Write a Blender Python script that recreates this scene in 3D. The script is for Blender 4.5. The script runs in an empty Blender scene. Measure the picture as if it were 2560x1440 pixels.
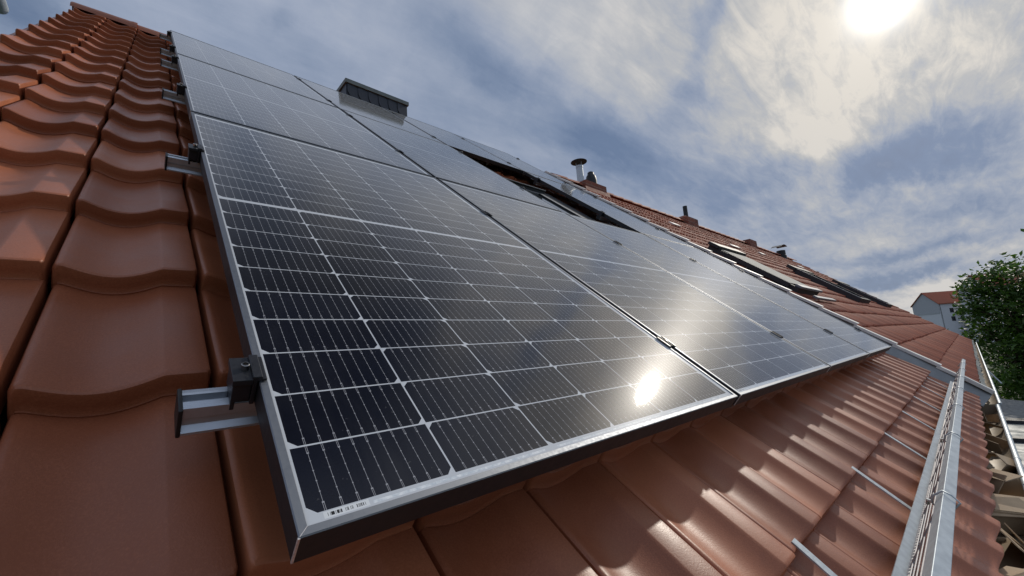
import bpy, bmesh, math, random
from mathutils import Vector, Matrix
random.seed(7)
SC = bpy.context.scene
COL = SC.collection
Z0 = 6.6                      # height of the panel corner above the garden
SL = math.radians(39.0)       # roof pitch
CS, SN = math.cos(SL), math.sin(SL)

# ------------------------------------------------------------------ camera
cd = bpy.data.cameras.new('camera')
cam = bpy.data.objects.new('camera', cd)
COL.objects.link(cam)
cd.sensor_fit = 'HORIZONTAL'
cd.sensor_width = 36.0
cd.lens = 1038.38 / 2560 * 36.0
cd.clip_start = 0.02
cd.clip_end = 3000
R_, U_, B_ = (0.73824, -0.67101, -0.06891), (-0.05494, -0.16164, 0.98532), (-0.67229, -0.72362, -0.1562)
cam.matrix_world = Matrix(((R_[0], U_[0], B_[0], -0.11924), (R_[1], U_[1], B_[1], -0.42545),
                           (R_[2], U_[2], B_[2], 0.14684 + Z0), (0, 0, 0, 1)))
SC.camera = cam

# ------------------------------------------------------------------ node helper
class NT:
    def __init__(s, tree):
        s.t = tree; s.n = tree.nodes; s.l = tree.links
    def node(s, typ, **kw):
        n = s.n.new(typ)
        for k, v in kw.items(): setattr(n, k, v)
        return n
    def put(s, sock, val):
        if isinstance(val, bpy.types.NodeSocket): s.l.new(val, sock)
        elif val is not None: sock.default_value = val
    def m(s, op, a, b=None, c=None, clamp=False):
        n = s.n.new('ShaderNodeMath'); n.operation = op; n.use_clamp = clamp
        for i, x in enumerate((a, b, c)):
            if x is not None: s.put(n.inputs[i], x)
        return n.outputs[0]
    def vm(s, op, a, b=None, scale=None):
        n = s.n.new('ShaderNodeVectorMath'); n.operation = op
        s.put(n.inputs[0], a)
        if b is not None: s.put(n.inputs[1], b)
        if scale is not None: s.put(n.inputs['Scale'], scale)
        return n.outputs['Value'] if op in ('DOT_PRODUCT', 'LENGTH', 'DISTANCE') else n.outputs[0]
    def mix(s, f, a, b, typ='MIX'):
        n = s.n.new('ShaderNodeMix'); n.data_type = 'RGBA'; n.blend_type = typ
        s.put(n.inputs[0], f); s.put(n.inputs[6], a); s.put(n.inputs[7], b)
        return n.outputs[2]
    def noise(s, vec, scale, detail=4, rough=0.55, dist=0.0, col=False):
        n = s.n.new('ShaderNodeTexNoise')
        if vec is not None: s.l.new(vec, n.inputs['Vector'])
        n.inputs['Scale'].default_value = scale; n.inputs['Detail'].default_value = detail
        n.inputs['Roughness'].default_value = rough; n.inputs['Distortion'].default_value = dist
        return n.outputs['Color' if col else 'Fac']
    def ramp(s, f, stops):
        n = s.n.new('ShaderNodeValToRGB')
        e = n.color_ramp.elements
        while len(e) > 1: e.remove(e[0])
        e[0].position = stops[0][0]; e[0].color = (*stops[0][1], 1)
        for p, c in stops[1:]:
            x = e.new(p); x.color = (*c, 1)
        s.l.new(f, n.inputs[0])
        return n.outputs[0]
    def rng(s, f, a, b, c, d):
        n = s.n.new('ShaderNodeMapRange')
        s.put(n.inputs[0], f)
        for i, v in enumerate((a, b, c, d)): n.inputs[i + 1].default_value = v
        return n.outputs[0]

def lin(r, g, b):
    f = lambda c: (c / 255 / 12.92) if c / 255 <= 0.04045 else ((c / 255 + 0.055) / 1.055) ** 2.4
    return (f(r), f(g), f(b))

# ------------------------------------------------------------------ world: Nishita sky behind broken altostratus
SUN_DIR = Vector((0.858, 0.010, 0.514)).normalized()
SUN_EL = math.asin(SUN_DIR.z)
SUN_AZ = math.atan2(SUN_DIR.x, SUN_DIR.y)
# thick / thin streets of the cloud sheet, some unseen ones placed for panel reflections: centre direction, axis, half length, half width (radians), brightness
LOBES = [((0.568, 0.571, 0.593), (0.82, -0.327, -0.47), 0.208, 0.058, -0.28),
((0.767, 0.468, 0.44), (0.641, -0.51, -0.574), 0.13, 0.059, -0.3),
((0.911, 0.247, 0.331), (0.35, -0.887, -0.301), 0.201, 0.052, -0.25),
((0.962, -0.02, 0.272), (-0.019, -1.0, -0.005), 0.093, 0.046, -0.35),
((0.942, 0.239, 0.237), (0.331, -0.532, -0.779), 0.079, 0.045, -0.12),
((0.984, -0.029, 0.174), (0.003, -0.983, -0.182), 0.064, 0.039, -0.22),
((-0.132, 0.831, 0.541), (0.863, -0.172, 0.475), 0.057, 0.062, -0.3),
((0.168, 0.757, 0.631), (0.985, -0.153, -0.079), 0.025, 0.028, -0.14),
((0.817, 0.321, 0.478), (0.448, 0.168, -0.878), 0.059, 0.07, -0.1),
((0.991, 0.046, 0.125), (0.054, -0.996, -0.067), 0.141, 0.014, -0.3),
((0.995, 0.049, 0.093), (0.057, -0.994, -0.09), 0.102, 0.011, -0.3),
((0.626, 0.559, 0.543), (0.763, -0.298, -0.573), 0.108, 0.042, 0.12),
((0.259, 0.74, 0.62), (0.963, -0.248, -0.107), 0.058, 0.03, 0.15),
((0.353, 0.732, 0.583), (0.806, 0.078, -0.586), 0.064, 0.041, 0.1),
((0.88, 0.082, 0.468), (0.374, -0.726, -0.577), 0.146, 0.13, 0.08),
((0.911, 0.127, 0.393), (0.411, -0.388, -0.825), 0.060, 0.05, 0.08),
((0.932, 0.141, 0.335), (0.295, -0.83, -0.473), 0.045, 0.016, 0.15),
((0.935, 0.257, 0.243), (0.282, -0.956, -0.074), 0.121, 0.042, 0.12),
((0.974, -0.003, 0.228), (0.01, -0.998, -0.058), 0.053, 0.012, 0.18),
((0.997, 0.044, 0.06), (0.039, -0.996, 0.082), 0.13, 0.041, 0.35),
((0.047, 0.82, 0.57), (0.999, -0.05, -0.009), 0.099, 0.062, 0.08),
((0.52, 0.41, 0.745), (0.8, -0.5, -0.3), 0.42, 0.20, 0.16),
((0.669, 0.372, 0.643), (-0.206, -0.739, 0.642), 0.120, 0.038, 0.14),
((0.91, 0.176, 0.376), (-0.131, -0.738, 0.662), 0.083, 0.038, 0.14),
((0.752, 0.198, 0.629), (-0.352, -0.686, 0.637), 0.200, 0.026, -0.20),
((0.959, 0.055, 0.277), (-0.14, -0.76, 0.634), 0.056, 0.032, -0.16),
((0.563, 0.196, 0.803), (-0.426, -0.764, 0.485), 0.109, 0.056, 0.30),
((0.422, 0.216, 0.881), (-0.348, -0.859, 0.377), 0.131, 0.052, -0.25),
((0.189, 0.5, 0.845), (0.37, -0.833, 0.411), 0.108, 0.043, -0.3),
((0.327, 0.493, 0.806), (0.454, -0.83, 0.324), 0.074, 0.050, 0.2),
((0.141, 0.611, 0.779), (0.666, -0.641, 0.382), 0.056, 0.030, -0.25),
((0.918, -0.087, 0.388), (0.027, -0.96, -0.279), 0.036, 0.059, 0.1)]
world = bpy.data.worlds.new('World'); SC.world = world
world.use_nodes = True
wt = NT(world.node_tree); wt.n.clear()
w_out = wt.node('ShaderNodeOutputWorld'); w_bg = wt.node('ShaderNodeBackground')
SKY_STRENGTH = 0.1
w_bg.inputs[1].default_value = SKY_STRENGTH
wt.l.new(w_bg.outputs[0], w_out.inputs[0])
sky = wt.node('ShaderNodeTexSky', sky_type='NISHITA', sun_disc=False, sun_elevation=SUN_EL, sun_rotation=SUN_AZ,
              air_density=1.2, dust_density=1.5, ozone_density=2.0)
geo = wt.node('ShaderNodeTexCoord')
D = geo.outputs['Generated']
dn = wt.vm('NORMALIZE', D)
warp = wt.vm('SCALE', wt.vm('SUBTRACT', wt.noise(dn, 5.0, 8, 0.62, col=True), (0.5, 0.5, 0.5)), scale=0.16)
Dw = wt.vm('NORMALIZE', wt.vm('ADD', dn, warp))
sep = wt.node('ShaderNodeSeparateXYZ'); wt.l.new(dn, sep.inputs[0])
zc = wt.m('ADD', wt.m('MAXIMUM', sep.outputs[2], 0.0), 0.10)
cloud_p = wt.node('ShaderNodeCombineXYZ')
wt.l.new(wt.m('DIVIDE', sep.outputs[0], zc), cloud_p.inputs[0]); wt.l.new(wt.m('DIVIDE', sep.outputs[1], zc), cloud_p.inputs[1])
mp = wt.node('ShaderNodeMapping'); mp.inputs['Rotation'].default_value = (0, 0, math.radians(-24)); mp.inputs['Scale'].default_value = (0.42, 1.0, 1.0)
wt.l.new(cloud_p.outputs[0], mp.inputs[0])
P = mp.outputs[0]
n1 = wt.noise(P, 1.6, 10, 0.60, 0.35)
mp2 = wt.node('ShaderNodeMapping'); mp2.inputs['Rotation'].default_value = (0, 0, math.radians(-20)); mp2.inputs['Scale'].default_value = (0.8, 3.2, 1.0)
wt.l.new(cloud_p.outputs[0], mp2.inputs[0])
n2 = wt.noise(mp2.outputs[0], 4.6, 8, 0.66, 0.5)
cosang = wt.vm('DOT_PRODUCT', dn, tuple(SUN_DIR))
ang = wt.m('ARCCOSINE', wt.m('MINIMUM', cosang, 1.0))
near = wt.m('EXPONENT', wt.m('MULTIPLY', wt.m('POWER', wt.m('DIVIDE', ang, 0.40), 2.0), -1.0))
# ripples are seen only in the thin bright veil round the sun
rip_amt = wt.m('ADD', 0.22, wt.m('MULTIPLY', near, 0.85))
b = wt.m('ADD', 0.52, wt.m('MULTIPLY', wt.m('SUBTRACT', n1, 0.5), 1.15))
b = wt.m('ADD', b, wt.m('MULTIPLY', wt.m('SUBTRACT', n2, 0.5), rip_amt))
b = wt.m('ADD', b, wt.m('MULTIPLY', near, 0.30))
n3 = wt.noise(Dw, 8.5, 7, 0.58, 0.2)
b = wt.m('ADD', b, wt.m('MULTIPLY', wt.m('SUBTRACT', n3, 0.5), 0.42))
b = wt.m('ADD', b, wt.rng(sep.outputs[2], 0.45, 0.66, 0.0, 0.10))
for c, t, ra, rb, amp in LOBES:
    amp *= 1.55 if amp < 0 else 1.0
    c = Vector(c).normalized(); t = Vector(t); t = (t - c * t.dot(c)).normalized(); q = c.cross(t)
    A = wt.m('DIVIDE', wt.vm('DOT_PRODUCT', Dw, tuple(t)), ra)
    Q = wt.m('DIVIDE', wt.vm('DOT_PRODUCT', Dw, tuple(q)), rb)
    e = wt.m('EXPONENT', wt.m('MULTIPLY', wt.m('ADD', wt.m('MULTIPLY', A, A), wt.m('MULTIPLY', Q, Q)), -1.0))
    front = wt.m('GREATER_THAN', wt.vm('DOT_PRODUCT', Dw, tuple(c)), 0.3)
    b = wt.m('ADD', b, wt.m('MULTIPLY', wt.m('MULTIPLY', e, front), amp))
cool = wt.ramp(b, [(0.0, lin(101, 119, 148)), (0.30, lin(130, 145, 170)), (0.60, lin(156, 167, 188)), (1.0, lin(188, 194, 205))])
warmc = wt.ramp(b, [(0.0, lin(100, 121, 154)), (0.26, lin(126, 142, 170)), (0.52, lin(156, 165, 182)),
                    (0.78, lin(187, 187, 187)), (1.0, lin(220, 214, 205))])
cloud = wt.mix(wt.m('EXPONENT', wt.m('MULTIPLY', wt.m('POWER', wt.m('DIVIDE', ang, 0.62), 2.0), -1.0)), cool, warmc)
low = wt.rng(sep.outputs[2], 0.0, 0.22, 1.0, 0.0)
sunward = wt.rng(cosang, 0.6, 1.0, 0.0, 1.0)
warm = wt.m('MULTIPLY', wt.m('MULTIPLY', low, sunward), 0.55)
cloud = wt.mix(warm, cloud, wt.mix(1.0, cloud, (1.06, 1.0, 0.90, 1), 'MULTIPLY'))
# veiled sun: forward scattering in the thin cloud
angn = wt.m('ADD', ang, wt.m('MULTIPLY', wt.m('SUBTRACT', n2, 0.5), 0.035))
core = wt.m('EXPONENT', wt.m('MULTIPLY', wt.m('POWER', wt.m('DIVIDE', wt.m('MAXIMUM', angn, 0.0), 0.032), 2.0), -1.0))
halo = wt.m('EXPONENT', wt.m('MULTIPLY', wt.m('DIVIDE', ang, 0.075), -1.0))
glow = wt.m('ADD', wt.m('MULTIPLY', core, 2.0), wt.m('MULTIPLY', halo, 0.30))
glowc = wt.vm('SCALE', (1.0, 0.95, 0.86), scale=glow)
cl = wt.vm('ADD', cloud, glowc)
# unseen dark gap nearly overhead, added so the near cells reflect dark
gap = wt.m('ARCCOSINE', wt.m('MINIMUM', wt.vm('DOT_PRODUCT', Dw, tuple(Vector((0.24, 0.26, 0.935)).normalized())), 1.0))
zen = wt.m('SUBTRACT', 1.0, wt.m('MULTIPLY', wt.m('EXPONENT', wt.m('MULTIPLY', wt.m('POWER', wt.m('DIVIDE', gap, 0.34), 4.0), -1.0)), 0.85))
rear = wt.rng(sep.outputs[1], -0.15, -0.6, 1.0, 1.1)  # unseen sky behind the view, brightened to light the tiles
cl = wt.vm('SCALE', cl, scale=wt.m('MULTIPLY', wt.m('MULTIPLY', zen, rear), 1.0 / SKY_STRENGTH))
cover = wt.rng(b, -0.15, 0.30, 0.93, 0.995)
final = wt.mix(cover, sky.outputs[0], cl)
wt.l.new(final, w_bg.inputs[0])

# ------------------------------------------------------------------ sun
sd = bpy.data.lights.new('sun', 'SUN'); sd.energy = 2.0; sd.angle = math.radians(0.9); sd.color = (1.0, 0.93, 0.82)
so = bpy.data.objects.new('sun', sd); COL.objects.link(so)
so.rotation_euler = SUN_DIR.to_track_quat('Z', 'Y').to_euler(); so.location = (20, 0, 30)
SC.view_settings.view_transform = 'Standard'; SC.view_settings.look = 'None'
SC.view_settings.exposure = 0.0; SC.view_settings.gamma = 1.0; SC.view_settings.use_curve_mapping = False
SC.cycles.max_bounces = 6; SC.cycles.caustics_reflective = False; SC.cycles.caustics_refractive = False

# ------------------------------------------------------------------ materials
def mat(name):
    m = bpy.data.materials.new(name); m.use_nodes = True
    t = NT(m.node_tree); bs = t.n['Principled BSDF']
    return m, t, bs
def simple(name, col, rough=0.6, metal=0.0, var=0.15, scale=30.0, bump=0.0, bscale=200.0, spec=None):
    m, t, bs = mat(name)
    tc = t.node('ShaderNodeTexCoord').outputs['Object']
    n = t.noise(tc, scale, 4, 0.6)
    c = t.ramp(n, [(0.25, tuple(x * (1 - var) for x in col)), (0.75, tuple(min(1, x * (1 + var)) for x in col))])
    t.l.new(c, bs.inputs['Base Color'])
    t.l.new(t.rng(n, 0.3, 0.7, max(0.02, rough - 0.07), min(1, rough + 0.07)), bs.inputs['Roughness'])
    bs.inputs['Metallic'].default_value = metal
    if spec is not None: bs.inputs['Specular IOR Level'].default_value = spec
    if bump > 0:
        bn = t.node('ShaderNodeBump'); bn.inputs['Strength'].default_value = bump; bn.inputs['Distance'].default_value = 0.001
        t.l.new(t.noise(tc, bscale, 3, 0.6), bn.inputs['Height']); t.l.new(bn.outputs[0], bs.inputs['Normal'])
    return m

def tile_material(name, c0, c1, rough, bump, dirt):
    m, t, bs = mat(name)
    tc = t.node('ShaderNodeTexCoord').outputs['Object']
    tone = t.node('ShaderNodeAttribute', attribute_name='tone').outputs['Fac']
    big = t.noise(tc, 9.0, 5, 0.65)
    fine = t.noise(tc, 380.0, 3, 0.7)
    f = t.m('ADD', t.m('MULTIPLY', tone, 0.6), t.m('ADD', t.m('MULTIPLY', big, 0.40), t.m('MULTIPLY', t.m('SUBTRACT', fine, 0.5), 0.9)))
    col = t.ramp(f, [(0.2, c0), (0.8, c1)])
    st = t.noise(tc, 3.2, 6, 0.75, 0.4)
    stain = t.rng(st, 0.56, 0.74, 0.0, dirt)
    col = t.mix(stain, col, (0.13, 0.10, 0.085, 1))
    t.l.new(col, bs.inputs['Base Color'])
    t.l.new(t.m('ADD', t.rng(big, 0.3, 0.7, rough - 0.07, rough + 0.09), t.m('MULTIPLY', stain, 0.3)), bs.inputs['Roughness'])
    bn = t.node('ShaderNodeBump'); bn.inputs['Strength'].default_value = bump; bn.inputs['Distance'].default_value = 0.0009
    t.l.new(fine, bn.inputs['Height']); t.l.new(bn.outputs[0], bs.inputs['Normal'])
    return m
M_TILE = tile_material('engobed_clay', (0.265, 0.078, 0.033), (0.440, 0.146, 0.066), 0.40, 0.35, 0.06)
M_OLDTILE = tile_material('weathered_clay', (0.27, 0.070, 0.034), (0.47, 0.140, 0.070), 0.70, 0.5, 0.30)
M_FRAME = simple('grey_frame_lip', (0.26, 0.275, 0.30), 0.55, 1.0, 0.02, 160, 0.05, 500)
M_FSIDE = simple('black_frame_side', (0.016, 0.016, 0.018), 0.5, 0.0, 0.1, 60, 0.05, 500)  # frame sides much darker than the lip
M_SEAM = simple('raw_aluminium_edge', (0.80, 0.74, 0.70), 0.45, 0.6, 0.2, 300)
M_ALU = simple('mill_aluminium', (0.58, 0.61, 0.65), 0.46, 0.80, 0.10, 40, 0.10, 300)
M_BLACK = simple('black_anodised_clamp', (0.020, 0.021, 0.026), 0.42, 0.0, 0.2, 200, 0.1, 900)
M_PLASTIC = simple('black_plastic', (0.012, 0.012, 0.013), 0.5, 0.0, 0.2, 90)
M_STEEL = simple('stainless_bolt', (0.42, 0.40, 0.38), 0.22, 1.0, 0.1, 200)
M_ZINC = simple('galvanised_steel', (0.50, 0.55, 0.58), 0.50, 0.45, 0.16, 55, 0.12, 260)
M_WIRE = simple('galvanised_wire', (0.42, 0.40, 0.40), 0.50, 0.45, 0.2, 120)
M_SHEET = simple('grey_zinc_sheet', (0.27, 0.28, 0.28), 0.5, 0.5, 0.25, 8, 0.2, 30)
M_WHITEM = simple('white_coated_sheet', (0.72, 0.71, 0.67), 0.55, 0.0, 0.12, 12, 0.15, 60)
M_GUTTER = simple('patinated_gutter', (0.30, 0.235, 0.16), 0.6, 0.15, 0.45, 9, 0.3, 60)
M_CARD = simple('brown_cardboard', (0.46, 0.34, 0.215), 0.85, 0.0, 0.18, 14, 0.25, 120)
M_DARKIN = simple('dark_underlay', (0.02, 0.018, 0.017), 0.9, 0.0, 0.2, 10)
M_PLASTER = simple('grey_render', (0.50, 0.51, 0.53), 0.9, 0.0, 0.08, 3, 0.3, 50)
M_PLASTERW = simple('white_render', (0.74, 0.75, 0.77), 0.9, 0.0, 0.06, 3, 0.3, 50)
M_SLATE = simple('dark_slate_cladding', (0.034, 0.039, 0.052), 0.5, 0.0, 0.3, 25, 0.3, 80)
M_COPING = simple('mossy_concrete_coping', (0.20, 0.215, 0.20), 0.8, 0.0, 0.3, 14, 0.4, 90)
M_SHADE = simple('cream_window_awning', (0.46, 0.44, 0.38), 0.85, 0.0, 0.06, 20, 0.1, 400)
M_DARKF = simple('dark_window_cladding', (0.030, 0.031, 0.035), 0.62, 0.0, 0.3, 40)
M_LITEF = simple('grey_window_cladding', (0.24, 0.25, 0.27), 0.55, 0.4, 0.15, 40)
M_CORR = simple('weathered_corrugated_sheet', (0.27, 0.27, 0.255), 0.7, 0.1, 0.4, 14, 0.2, 60)
M_BARK = simple('bark', (0.055, 0.042, 0.030), 0.95, 0.0, 0.4, 12, 0.8, 60)
M_PANE = simple('pale_pane', (0.30, 0.33, 0.33), 0.25, 0.0, 0.08, 3)

def brick_material():
    m, t, bs = mat('clinker_brick')
    tc = t.node('ShaderNodeTexCoord').outputs['Object']
    mpn = t.node('ShaderNodeMapping'); mpn.inputs['Rotation'].default_value = (math.radians(90), 0, 0)
    t.l.new(tc, mpn.inputs[0])
    s = t.node('ShaderNodeSeparateXYZ'); t.l.new(tc, s.inputs[0])
    cmb = t.node('ShaderNodeCombineXYZ'); t.l.new(t.m('ADD', s.outputs[0], s.outputs[1]), cmb.inputs[0]); t.l.new(s.outputs[2], cmb.inputs[1])
    br = t.node('ShaderNodeTexBrick'); t.l.new(cmb.outputs[0], br.inputs['Vector'])
    br.inputs['Scale'].default_value = 1.0; br.inputs['Brick Width'].default_value = 0.24; br.inputs['Row Height'].default_value = 0.075
    br.inputs['Mortar Size'].default_value = 0.006
    br.inputs['Color1'].default_value = (0.20, 0.062, 0.040, 1); br.inputs['Color2'].default_value = (0.30, 0.10, 0.060, 1); br.inputs['Mortar'].default_value = (0.30, 0.20, 0.15, 1)
    t.l.new(t.mix(t.rng(t.noise(tc, 9, 5, 0.7), 0.45, 0.7, 0, 0.5), br.outputs[0], (0.10, 0.06, 0.045, 1)), bs.inputs['Base Color'])
    bs.inputs['Roughness'].default_value = 0.85
    bn = t.node('ShaderNodeBump'); bn.inputs['Strength'].default_value = 0.6; bn.inputs['Distance'].default_value = 0.005
    t.l.new(br.outputs['Fac'], bn.inputs['Height']); bn.invert = True; t.l.new(bn.outputs[0], bs.inputs['Normal'])
    return m
M_BRICK = brick_material()

def leaf_material(name, c0, c1):
    m, t, bs = mat(name)
    tone = t.node('ShaderNodeAttribute', attribute_name='tone').outputs['Fac']
    col = t.ramp(tone, [(0.0, c0), (1.0, c1)])
    t.l.new(col, bs.inputs['Base Color']); bs.inputs['Roughness'].default_value = 0.5
    tr = t.node('ShaderNodeBsdfTranslucent'); t.l.new(t.mix(1.0, col, (1.3, 1.5, 0.5, 1), 'MULTIPLY'), tr.inputs[0])
    mx = t.node('ShaderNodeMixShader'); mx.inputs[0].default_value = 0.35
    t.l.new(bs.outputs[0], mx.inputs[1]); t.l.new(tr.outputs[0], mx.inputs[2])
    t.l.new(mx.outputs[0], t.n['Material Output'].inputs[0])
    return m
M_LEAF = leaf_material('leaf_green', (0.018, 0.050, 0.010), (0.085, 0.165, 0.030))
M_LEAF2 = leaf_material('leaf_dark', (0.012, 0.034, 0.010), (0.045, 0.090, 0.022))
M_MOSS = leaf_material('leaf_olive', (0.07, 0.08, 0.02), (0.19, 0.18, 0.05))

# ---- solar glass with half-cut cells, ribbons, bar codes
CELL_X0, CELL_PX, CELL_W = 0.0125, 0.1665, 0.1641
CELL_PY, CELL_H = 0.0845, 0.0823
def glass_material():
    m, t, bs = mat('solar_glass')
    tc = t.node('ShaderNodeTexCoord').outputs['Object']
    s = t.node('ShaderNodeSeparateXYZ'); t.l.new(tc, s.inputs[0])
    x, y = s.outputs[0], s.outputs[1]
    cx = t.m('DIVIDE', t.m('SUBTRACT', x, CELL_X0), CELL_PX)
    ci = t.m('FLOOR', cx)
    fx = t.m('MULTIPLY', t.m('SUBTRACT', cx, ci), CELL_PX)
    okx = t.m('MULTIPLY', t.m('GREATER_THAN', cx, 0.0), t.m('LESS_THAN', cx, 6.0))
    up = t.m('GREATER_THAN', y, 0.8716)
    y2 = t.m('SUBTRACT', y, t.m('ADD', 0.0205, t.m('MULTIPLY', up, 0.8777 - 0.0205)))
    ry = t.m('DIVIDE', y2, CELL_PY)
    ri = t.m('FLOOR', ry)
    fy = t.m('MULTIPLY', t.m('SUBTRACT', ry, ri), CELL_PY)
    oky = t.m('MULTIPLY', t.m('GREATER_THAN', ry, 0.0), t.m('LESS_THAN', ry, 10.0))
    inx = t.m('LESS_THAN', fx, CELL_W); iny = t.m('LESS_THAN', fy, CELL_H)
    odd = t.m('MODULO', t.m('ADD', ci, 20.0), 2.0)
    dxe = t.m('MINIMUM', fx, t.m('SUBTRACT', CELL_W, fx))
    fyt = t.m('SUBTRACT', CELL_H, fy)
    dye = t.m('ADD', t.m('MULTIPLY', fy, t.m('SUBTRACT', 1.0, odd)), t.m('MULTIPLY', fyt, odd))
    cham = t.m('GREATER_THAN', t.m('ADD', dxe, dye), 0.0085)
    cell = t.m('MULTIPLY', t.m('MULTIPLY', t.m('MULTIPLY', okx, oky), t.m('MULTIPLY', inx, iny)), cham)
    # busbars
    bxr = t.m('MODULO', t.m('ADD', t.m('SUBTRACT', fx, 0.08205), 0.0165 * 10.5), 0.0165)
    bxd = t.m('ABSOLUTE', t.m('SUBTRACT', bxr, 0.00825))
    bxin = t.m('MULTIPLY', t.m('GREATER_THAN', fx, 0.0075), t.m('LESS_THAN', fx, 0.1566))
    fyb = t.m('MINIMUM', fy, fyt)                       # distance to the nearer long edge
    inner = t.m('GREATER_THAN', fyb, 0.0095)
    line = t.m('MULTIPLY', t.m('LESS_THAN', bxd, 0.00022), inner)
    dy_ = t.m('ABSOLUTE', t.m('SUBTRACT', t.m('MODULO', t.m('ADD', t.m('SUBTRACT', fy, 0.0096), 0.013 * 3.5), 0.013), 0.0065))
    dot = t.m('MULTIPLY', t.m('MULTIPLY', t.m('LESS_THAN', bxd, 0.00075), t.m('LESS_THAN', dy_, 0.00055)), inner)
    pad = t.m('MULTIPLY', t.m('LESS_THAN', bxd, 0.0012), t.m('LESS_THAN', t.m('ABSOLUTE', t.m('SUBTRACT', fyb, 0.0097)), 0.0008))
    ladder = t.m('MULTIPLY', t.m('LESS_THAN', t.m('ABSOLUTE', t.m('SUBTRACT', bxd, 0.0008)), 0.00022), t.m('LESS_THAN', fyb, 0.0097))
    metal = t.m('MAXIMUM', t.m('MAXIMUM', line, dot), t.m('MAXIMUM', pad, ladder))
    metal = t.m('MULTIPLY', t.m('MULTIPLY', metal, bxin), cell)
    nz = t.noise(tc, 6.0, 4, 0.6)
    # silicon tone differs slightly cell by cell
    cid = t.node('ShaderNodeCombineXYZ'); t.l.new(ci, cid.inputs[0]); t.l.new(t.m('ADD', ri, t.m('MULTIPLY', up, 31.0)), cid.inputs[1])
    wn = t.node('ShaderNodeTexWhiteNoise', noise_dimensions='2D'); t.l.new(cid.outputs[0], wn.inputs['Vector'])
    sil = t.mix(wn.outputs['Value'], (0.0016, 0.0024, 0.0085, 1), (0.0034, 0.0050, 0.0140, 1))
    back = t.ramp(nz, [(0.3, (0.60, 0.63, 0.66)), (0.7, (0.68, 0.70, 0.72))])
    col = t.mix(cell, back, sil)
    col = t.mix(metal, col, (0.42, 0.42, 0.44, 1))
    # flat cross ribbons and bar code along the lower edge
    def rect(x0, x1, y0, y1):
        a = t.m('MULTIPLY', t.m('GREATER_THAN', x, x0), t.m('LESS_THAN', x, x1))
        return t.m('MULTIPLY', a, t.m('MULTIPLY', t.m('GREATER_THAN', y, y0), t.m('LESS_THAN', y, y1)))
    rib = t.m('MAXIMUM', t.m('MAXIMUM', rect(0.074, 0.331, 0.0128, 0.0162), rect(0.358, 0.662, 0.0128, 0.0162)), rect(0.690, 1.000, 0.0128, 0.0162))
    rcol = t.ramp(t.noise(tc, 160, 2, 0.6), [(0.35, (0.62, 0.68, 0.72)), (0.65, (0.92, 0.94, 0.94))])
    col = t.mix(rib, col, rcol)
    lab = rect(0.0255, 0.0700, 0.0120, 0.0192)
    col = t.mix(lab, col, (0.80, 0.82, 0.82, 1))
    code = rect(0.0285, 0.0668, 0.0138, 0.0176)
    bw = t.node('ShaderNodeTexWhiteNoise', noise_dimensions='1D'); t.l.new(t.m('FLOOR', t.m('DIVIDE', x, 0.00045)), bw.inputs['W'])
    col = t.mix(t.m('MULTIPLY', code, t.m('GREATER_THAN', bw.outputs['Value'], 0.52)), col, (0.02, 0.02, 0.02, 1))
    smear = t.noise(tc, 2.3, 5, 0.7, 0.6)
    dm = t.node('ShaderNodeMapping'); dm.inputs['Scale'].default_value = (16.0, 3.0, 1.0); t.l.new(tc, dm.inputs[0])
    runs = t.noise(dm.outputs[0], 1.0, 6, 0.7, 0.5)
    specks = t.m('GREATER_THAN', t.noise(tc, 130.0, 2, 0.5), 0.735)
    dust = t.m('ADD', t.m('ADD', t.rng(runs, 0.45, 0.8, 0.0, 0.030), t.rng(smear, 0.4, 0.8, 0.0, 0.022)), t.m('MULTIPLY', specks, 0.10))
    col = t.mix(dust, col, (0.42, 0.40, 0.37, 1))
    t.l.new(col, bs.inputs['Base Color'])
    t.l.new(t.rng(smear, 0.35, 0.75, 0.016, 0.034), bs.inputs['Roughness'])
    bs.inputs['IOR'].default_value = 1.46
    bs.inputs['Coat Weight'].default_value = 0.11; bs.inputs['Coat Roughness'].default_value = 0.29; bs.inputs['Coat IOR'].default_value = 1.45
    bs.inputs['Sheen Weight'].default_value = 0.30; bs.inputs['Sheen Roughness'].default_value = 0.28; bs.inputs['Sheen Tint'].default_value = (0.95, 0.97, 1.0, 1)
    bn = t.node('ShaderNodeBump'); bn.inputs['Strength'].default_value = 0.095; bn.inputs['Distance'].default_value = 0.0005
    t.l.new(t.noise(tc, 330.0, 2, 0.6), bn.inputs['Height']); t.l.new(bn.outputs[0], bs.inputs['Normal'])
    return m
M_GLASS = glass_material()

def window_glass():
    m, t, bs = mat('window_glass')
    bs.inputs['Base Color'].default_value = (0.03, 0.034, 0.038, 1); bs.inputs['Roughness'].default_value = 0.05; bs.inputs['IOR'].default_value = 1.52
    return m
M_WGLASS = window_glass()

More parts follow.
